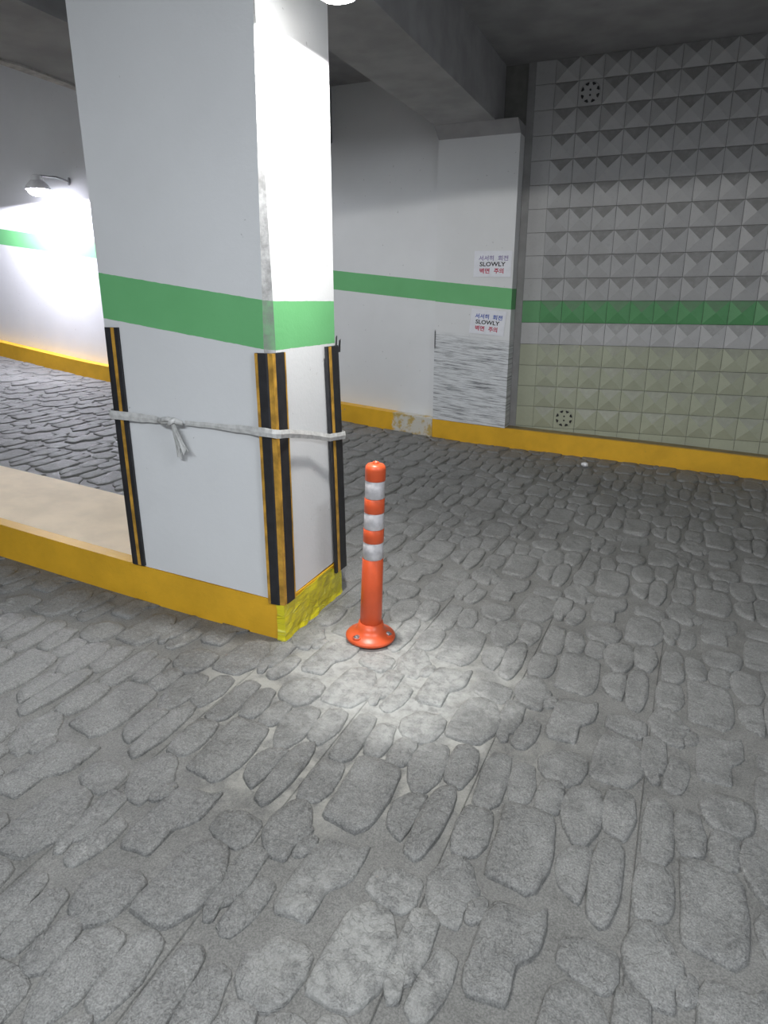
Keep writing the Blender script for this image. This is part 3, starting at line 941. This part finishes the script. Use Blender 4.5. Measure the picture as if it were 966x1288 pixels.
tail([(.028, -.022, -.006), (.036, -.022, -.04), (.047, -.02, -.08), (.055, -.018, -.112)], [.008, .010, .012, .012], 1.1)

# ================================================================== flexible post
bx_, by_ = -1.062, 2.382
post = empty('delineator_post', (bx_, by_, fz(bx_, by_) + .012))
tag(post, 'orange flexible post with three white reflective bands standing beside the column', 'bollard')
post.rotation_euler = place_matrix(bx_, by_, 0, 0).to_euler()
mb = MB()
mb.lathe([(.100, .0), (.106, .003), (.107, .011), (.103, .017), (.086, .023), (.068, .034), (.057, .050), (.052, .075)], 40)
mb.build('base', M['orange'], post, smooth=True)
def rad(z): return .0475 - .0075 * min(1, z / .72)
def seg(name, z0, z1, inset, mat):
    mb = MB()
    mb.lathe([(rad(z0) - inset - .002, z0), (rad(z0) - inset, z0 + .002), (rad(z1) - inset, z1 - .002), (rad(z1) - inset - .002, z1)], 36)
    o = mb.build(name, mat, post, smooth=False)
    for p in o.data.polygons: p.use_smooth = len(p.vertices) == 4
    return o
ZS = [0.05, .371, .444, .502, .571, .632, .706]
seg('tube', ZS[0], ZS[1], 0, M['orange'])
seg('reflective_band', ZS[1], ZS[2], .0012, M['band'])
seg('orange_ring', ZS[2], ZS[3], 0, M['orange'])
seg('reflective_band', ZS[3], ZS[4], .0012, M['band'])
seg('orange_ring', ZS[4], ZS[5], 0, M['orange'])
seg('reflective_band', ZS[5], ZS[6], .0012, M['band'])
mb = MB()
mb.lathe([(.0400, ZS[6]), (.0412, ZS[6] + .002), (.0412, .752), (.0395, .762), (.033, .770), (.020, .774), (.012, .775)], 36)
cap_o = mb.build('cap', M['orange'], post, smooth=True)
mb = MB(); mb.lathe([(.013, .772), (.013, .779), (.010, .781), (.009, .776)], 20)
mb.build('cap_knob', M['orange'], cap_o, smooth=True)
for k in range(3):
    a = math.radians(-112 + 120 * k)
    bx2, by2 = .078 * math.cos(a), .078 * math.sin(a)
    rec = MB(); rec.lathe([(.021, .012), (.021, .0275), (.018, .0285), (.017, .024)], 16)
    ro = rec.build('bolt_socket', M['orange'], post, loc=(bx2, by2, 0), smooth=False)
    mb = MB(); mb.lathe([(.011, .022), (.011, .0315), (.009, .0335)], 6)
    mb.build('anchor_bolt', M['steel'], ro)
    mb = MB(); mb.lathe([(.0160, .023), (.0160, .0268)], 20)
    mb.build('washer', M['steel'], ro)

# ================================================================== signs
def text_mesh(body, width, height, mat, bold=.0):
    cu = bpy.data.curves.new('lettering', 'FONT')
    cu.body = body
    cu.align_x = 'CENTER'; cu.align_y = 'CENTER'
    cu.offset = bold
    cu.resolution_u = 3
    tmp = bpy.data.objects.new('lettering_source', cu)
    COL.objects.link(tmp)
    bpy.context.view_layer.update()
    dg = bpy.context.evaluated_depsgraph_get()
    me = bpy.data.meshes.new_from_object(tmp.evaluated_get(dg))
    bpy.data.objects.remove(tmp, do_unlink=True)
    xs = [v.co.x for v in me.vertices]; ys_ = [v.co.y for v in me.vertices]
    if not xs: return me
    mx, my = (min(xs) + max(xs)) / 2, (min(ys_) + max(ys_)) / 2
    sx = width / max(1e-6, max(xs) - min(xs)); sy = height / max(1e-6, max(ys_) - min(ys_))
    for v in me.vertices:
        v.co = ((v.co.x - mx) * sx, (v.co.y - my) * sy, 0)
    me.materials.clear(); me.materials.append(mat)
    return me
def sign(x, z, wd, ht, roll, top_mat, label):
    root = empty('paper_sign', (x, 6.146, z), (math.pi / 2, 0, 0))
    root.rotation_euler = (Matrix.Rotation(roll, 3, 'Y') @ Matrix.Rotation(math.pi / 2, 3, 'X')).to_euler()
    tag(root, label, 'sign', 'SLOWLY signs on the half pillar')
    mb = MB(); mb.box(-wd / 2, wd / 2, -ht / 2, ht / 2, -.0015, .0015)
    mb.build('sheet', M['paper'], root)
    for body, xf, wf, hf, yf, mt, bo in (('서서히', -.178, .40, .20, .225, top_mat, .030), ('회전', .270, .273, .20, .225, top_mat, .030),
                                         ('SLOWLY', 0.0, .69, .17, -.005, M['black'], .024),
                                         ('벽면', -.205, .267, .21, -.265, M['red'], .030), ('주의', .175, .255, .21, -.265, M['red'], .030)):
        link('lettering', text_mesh(body, wd * wf, ht * hf, mt, bo), root, (wd * xf, ht * yf, .0022))
sign(-1.545, 1.755, .335, .215, math.radians(1.0), M['violet'], 'white SLOWLY sign with faded violet Korean top line, above the green stripe')
sign(-1.567, 1.262, .320, .215, math.radians(5.0), M['blue'], 'white SLOWLY sign with blue Korean top line, below the green stripe')

# ================================================================== lamps
def flood_lamp(loc, aim, mount, watts, colour, half_angle, label, size=.11, lens=60.0):
    root = empty('flood_lamp', loc)
    tag(root, label, 'lamp', 'round flood lamps')
    z = -Vector(aim).normalized()
    rot = z.to_track_quat('Z', 'Y')
    e = rot.to_euler()
    mb = MB()
    s = size / .11
    mb.lathe([(.030 * s, .120 * s), (.050 * s, .110 * s), (.060 * s, .070 * s), (.085 * s, .045 * s), (.110 * s, .015 * s), (.114 * s, .0),
              (.114 * s, -.012 * s), (.106 * s, -.012 * s), (.100 * s, .004 * s)], 32, cap1=False)
    weld(mb.build('housing', M['lamp_white'], root, rot=e))
    mb = MB(); mb.lathe([(.101 * s, .003 * s), (.098 * s, -.020 * s), (.086 * s, -.042 * s), (.062 * s, -.058 * s), (.03 * s, -.066 * s)], 32)
    weld(mb.build('lens', mat_emit('lamp_lens', colour, lens), root, rot=e))
    back = rot @ Vector((0, 0, .115 * s))
    mv = Vector(mount) - Vector(loc)
    mb = MB(); mb.tube([back, back * .4 + mv * .6 + Vector((0, 0, .02)), mv], .010)
    mb.build('arm', M['housing'], root)
    mb = MB(); mb.lathe([(.04, -.008), (.04, .006), (.03, .010)], 20)
    mb.build('mounting_plate', M['housing'], root, loc=mv, rot=(Vector(mv) - back).to_track_quat('Z', 'Y').to_euler())
    ld = bpy.data.lights.new('lamp_light', 'SPOT')
    ld.energy = watts; ld.color = colour
    ld.spot_size = 2 * half_angle; ld.spot_blend = .04
    ld.shadow_soft_size = .045 * s
    lo = bpy.data.objects.new('lamp_light', ld)
    COL.objects.link(lo); lo.parent = root
    lo.location = rot @ Vector((0, 0, -.075 * s)); lo.rotation_euler = e
    return root
R_ = math.radians
L1 = (-1.117, 2.290, 2.418)
flood_lamp(L1, (.03, .105, -1), (CX1, 2.45, 2.70), COLUMN_LAMP_W, (1.0, .985, .95), R_(85),
           'round flood lamp hung beside the top of the column', size=.09, lens=40)
L2 = (-6.62, 5.99, 2.62)
flood_lamp(L2, (.0, -.01, -1), (-6.45, YW, 2.72), WALL_LAMP_W, (.88, .87, 1.0), R_(89.5),
           'glowing round flood lamp on the far white wall left of the column', size=.125, lens=60)

def fill_tube_fixture(x, y, rz, label, watts=None, zc=None):  # unseen tube lamps added to fill the near lane and far wall evenly
    root = empty('fill_tube_lamp', (x, y, zc or ZC), (0, 0, rz))
    tag(root, label, 'lamp', 'added fill tube lamps')
    mb = MB(); mb.box(-.62, .62, -.08, .08, -.06, 0)
    mb.build('housing', M['housing'], root)
    for s_ in (-1, 1):
        mb = MB()
        mb.tube([(-.59, s_ * .045, -.085), (.59, s_ * .045, -.085)], .014, 12)
        mb.build('tube', M['fill_tube_glow'], root)
        for e_ in (-1, 1):
            mb = MB(); mb.box(e_ * .60 - .012, e_ * .60 + .012, s_ * .045 - .018, s_ * .045 + .018, -.105, -.06)
            mb.build('tube_holder', M['housing'], root)
    ld = bpy.data.lights.new('fill_tube_light', 'AREA')
    ld.shape = 'RECTANGLE'; ld.size = 1.2; ld.size_y = .16
    ld.energy = watts or FILL_TUBE_W; ld.color = (.90, .95, 1.0)
    lo = bpy.data.objects.new('fill_tube_light', ld); COL.objects.link(lo); lo.parent = root
    lo.location = (0, 0, -.11)
M['fill_tube_glow'] = mat_emit('fill_tube_glow', (.92, .96, 1.0), 8.0)
fill_tube_fixture(-1.5, -1.3, 0.0, 'added unseen twin tube fill lamp on the ceiling of the near lane, behind the viewer to the left')
fill_tube_fixture(-.2, -1.4, 0.0, 'added unseen twin tube fill lamp on the ceiling of the near lane, right behind the viewer')
fill_tube_fixture(1.9, .4, R_(90), 'added unseen twin tube fill lamp on the ceiling right of the viewer')
fill_tube_fixture(-3.055, 4.25, R_(90), 'added unseen twin tube fill lamp fixed low on the ceiling beam behind the column', watts=24.0, zc=2.99)
fill_tube_fixture(-7.4, 3.2, 0.0, 'added unseen twin tube fill lamp on the high ceiling over the climbing lane', watts=42.0, zc=ZH)

# ================================================================== litter
def pebble(x, y, r, mat, label, seed):
    rj = random.Random(seed)
    bm = bmesh.new(); bmesh.ops.create_icosphere(bm, subdivisions=2, radius=r)
    for v in bm.verts:
        v.co *= 1 + rj.uniform(-.22, .22); v.co.z *= .6
    me = bpy.data.meshes.new('litter'); bm.to_mesh(me); bm.free(); me.materials.append(mat)
    o = link('crumpled_scrap', me, None, (x, y, fz(x, y) + .012 + r * .45))
    tag(o, label, 'litter')
M['scrap'] = mat_plain('white_scrap', (.7, .7, .72), .6)
pebble(-0.580, 5.791, .030, M['scrap'], 'small white crumpled scrap on the cobbles near the tiled wall', 2)
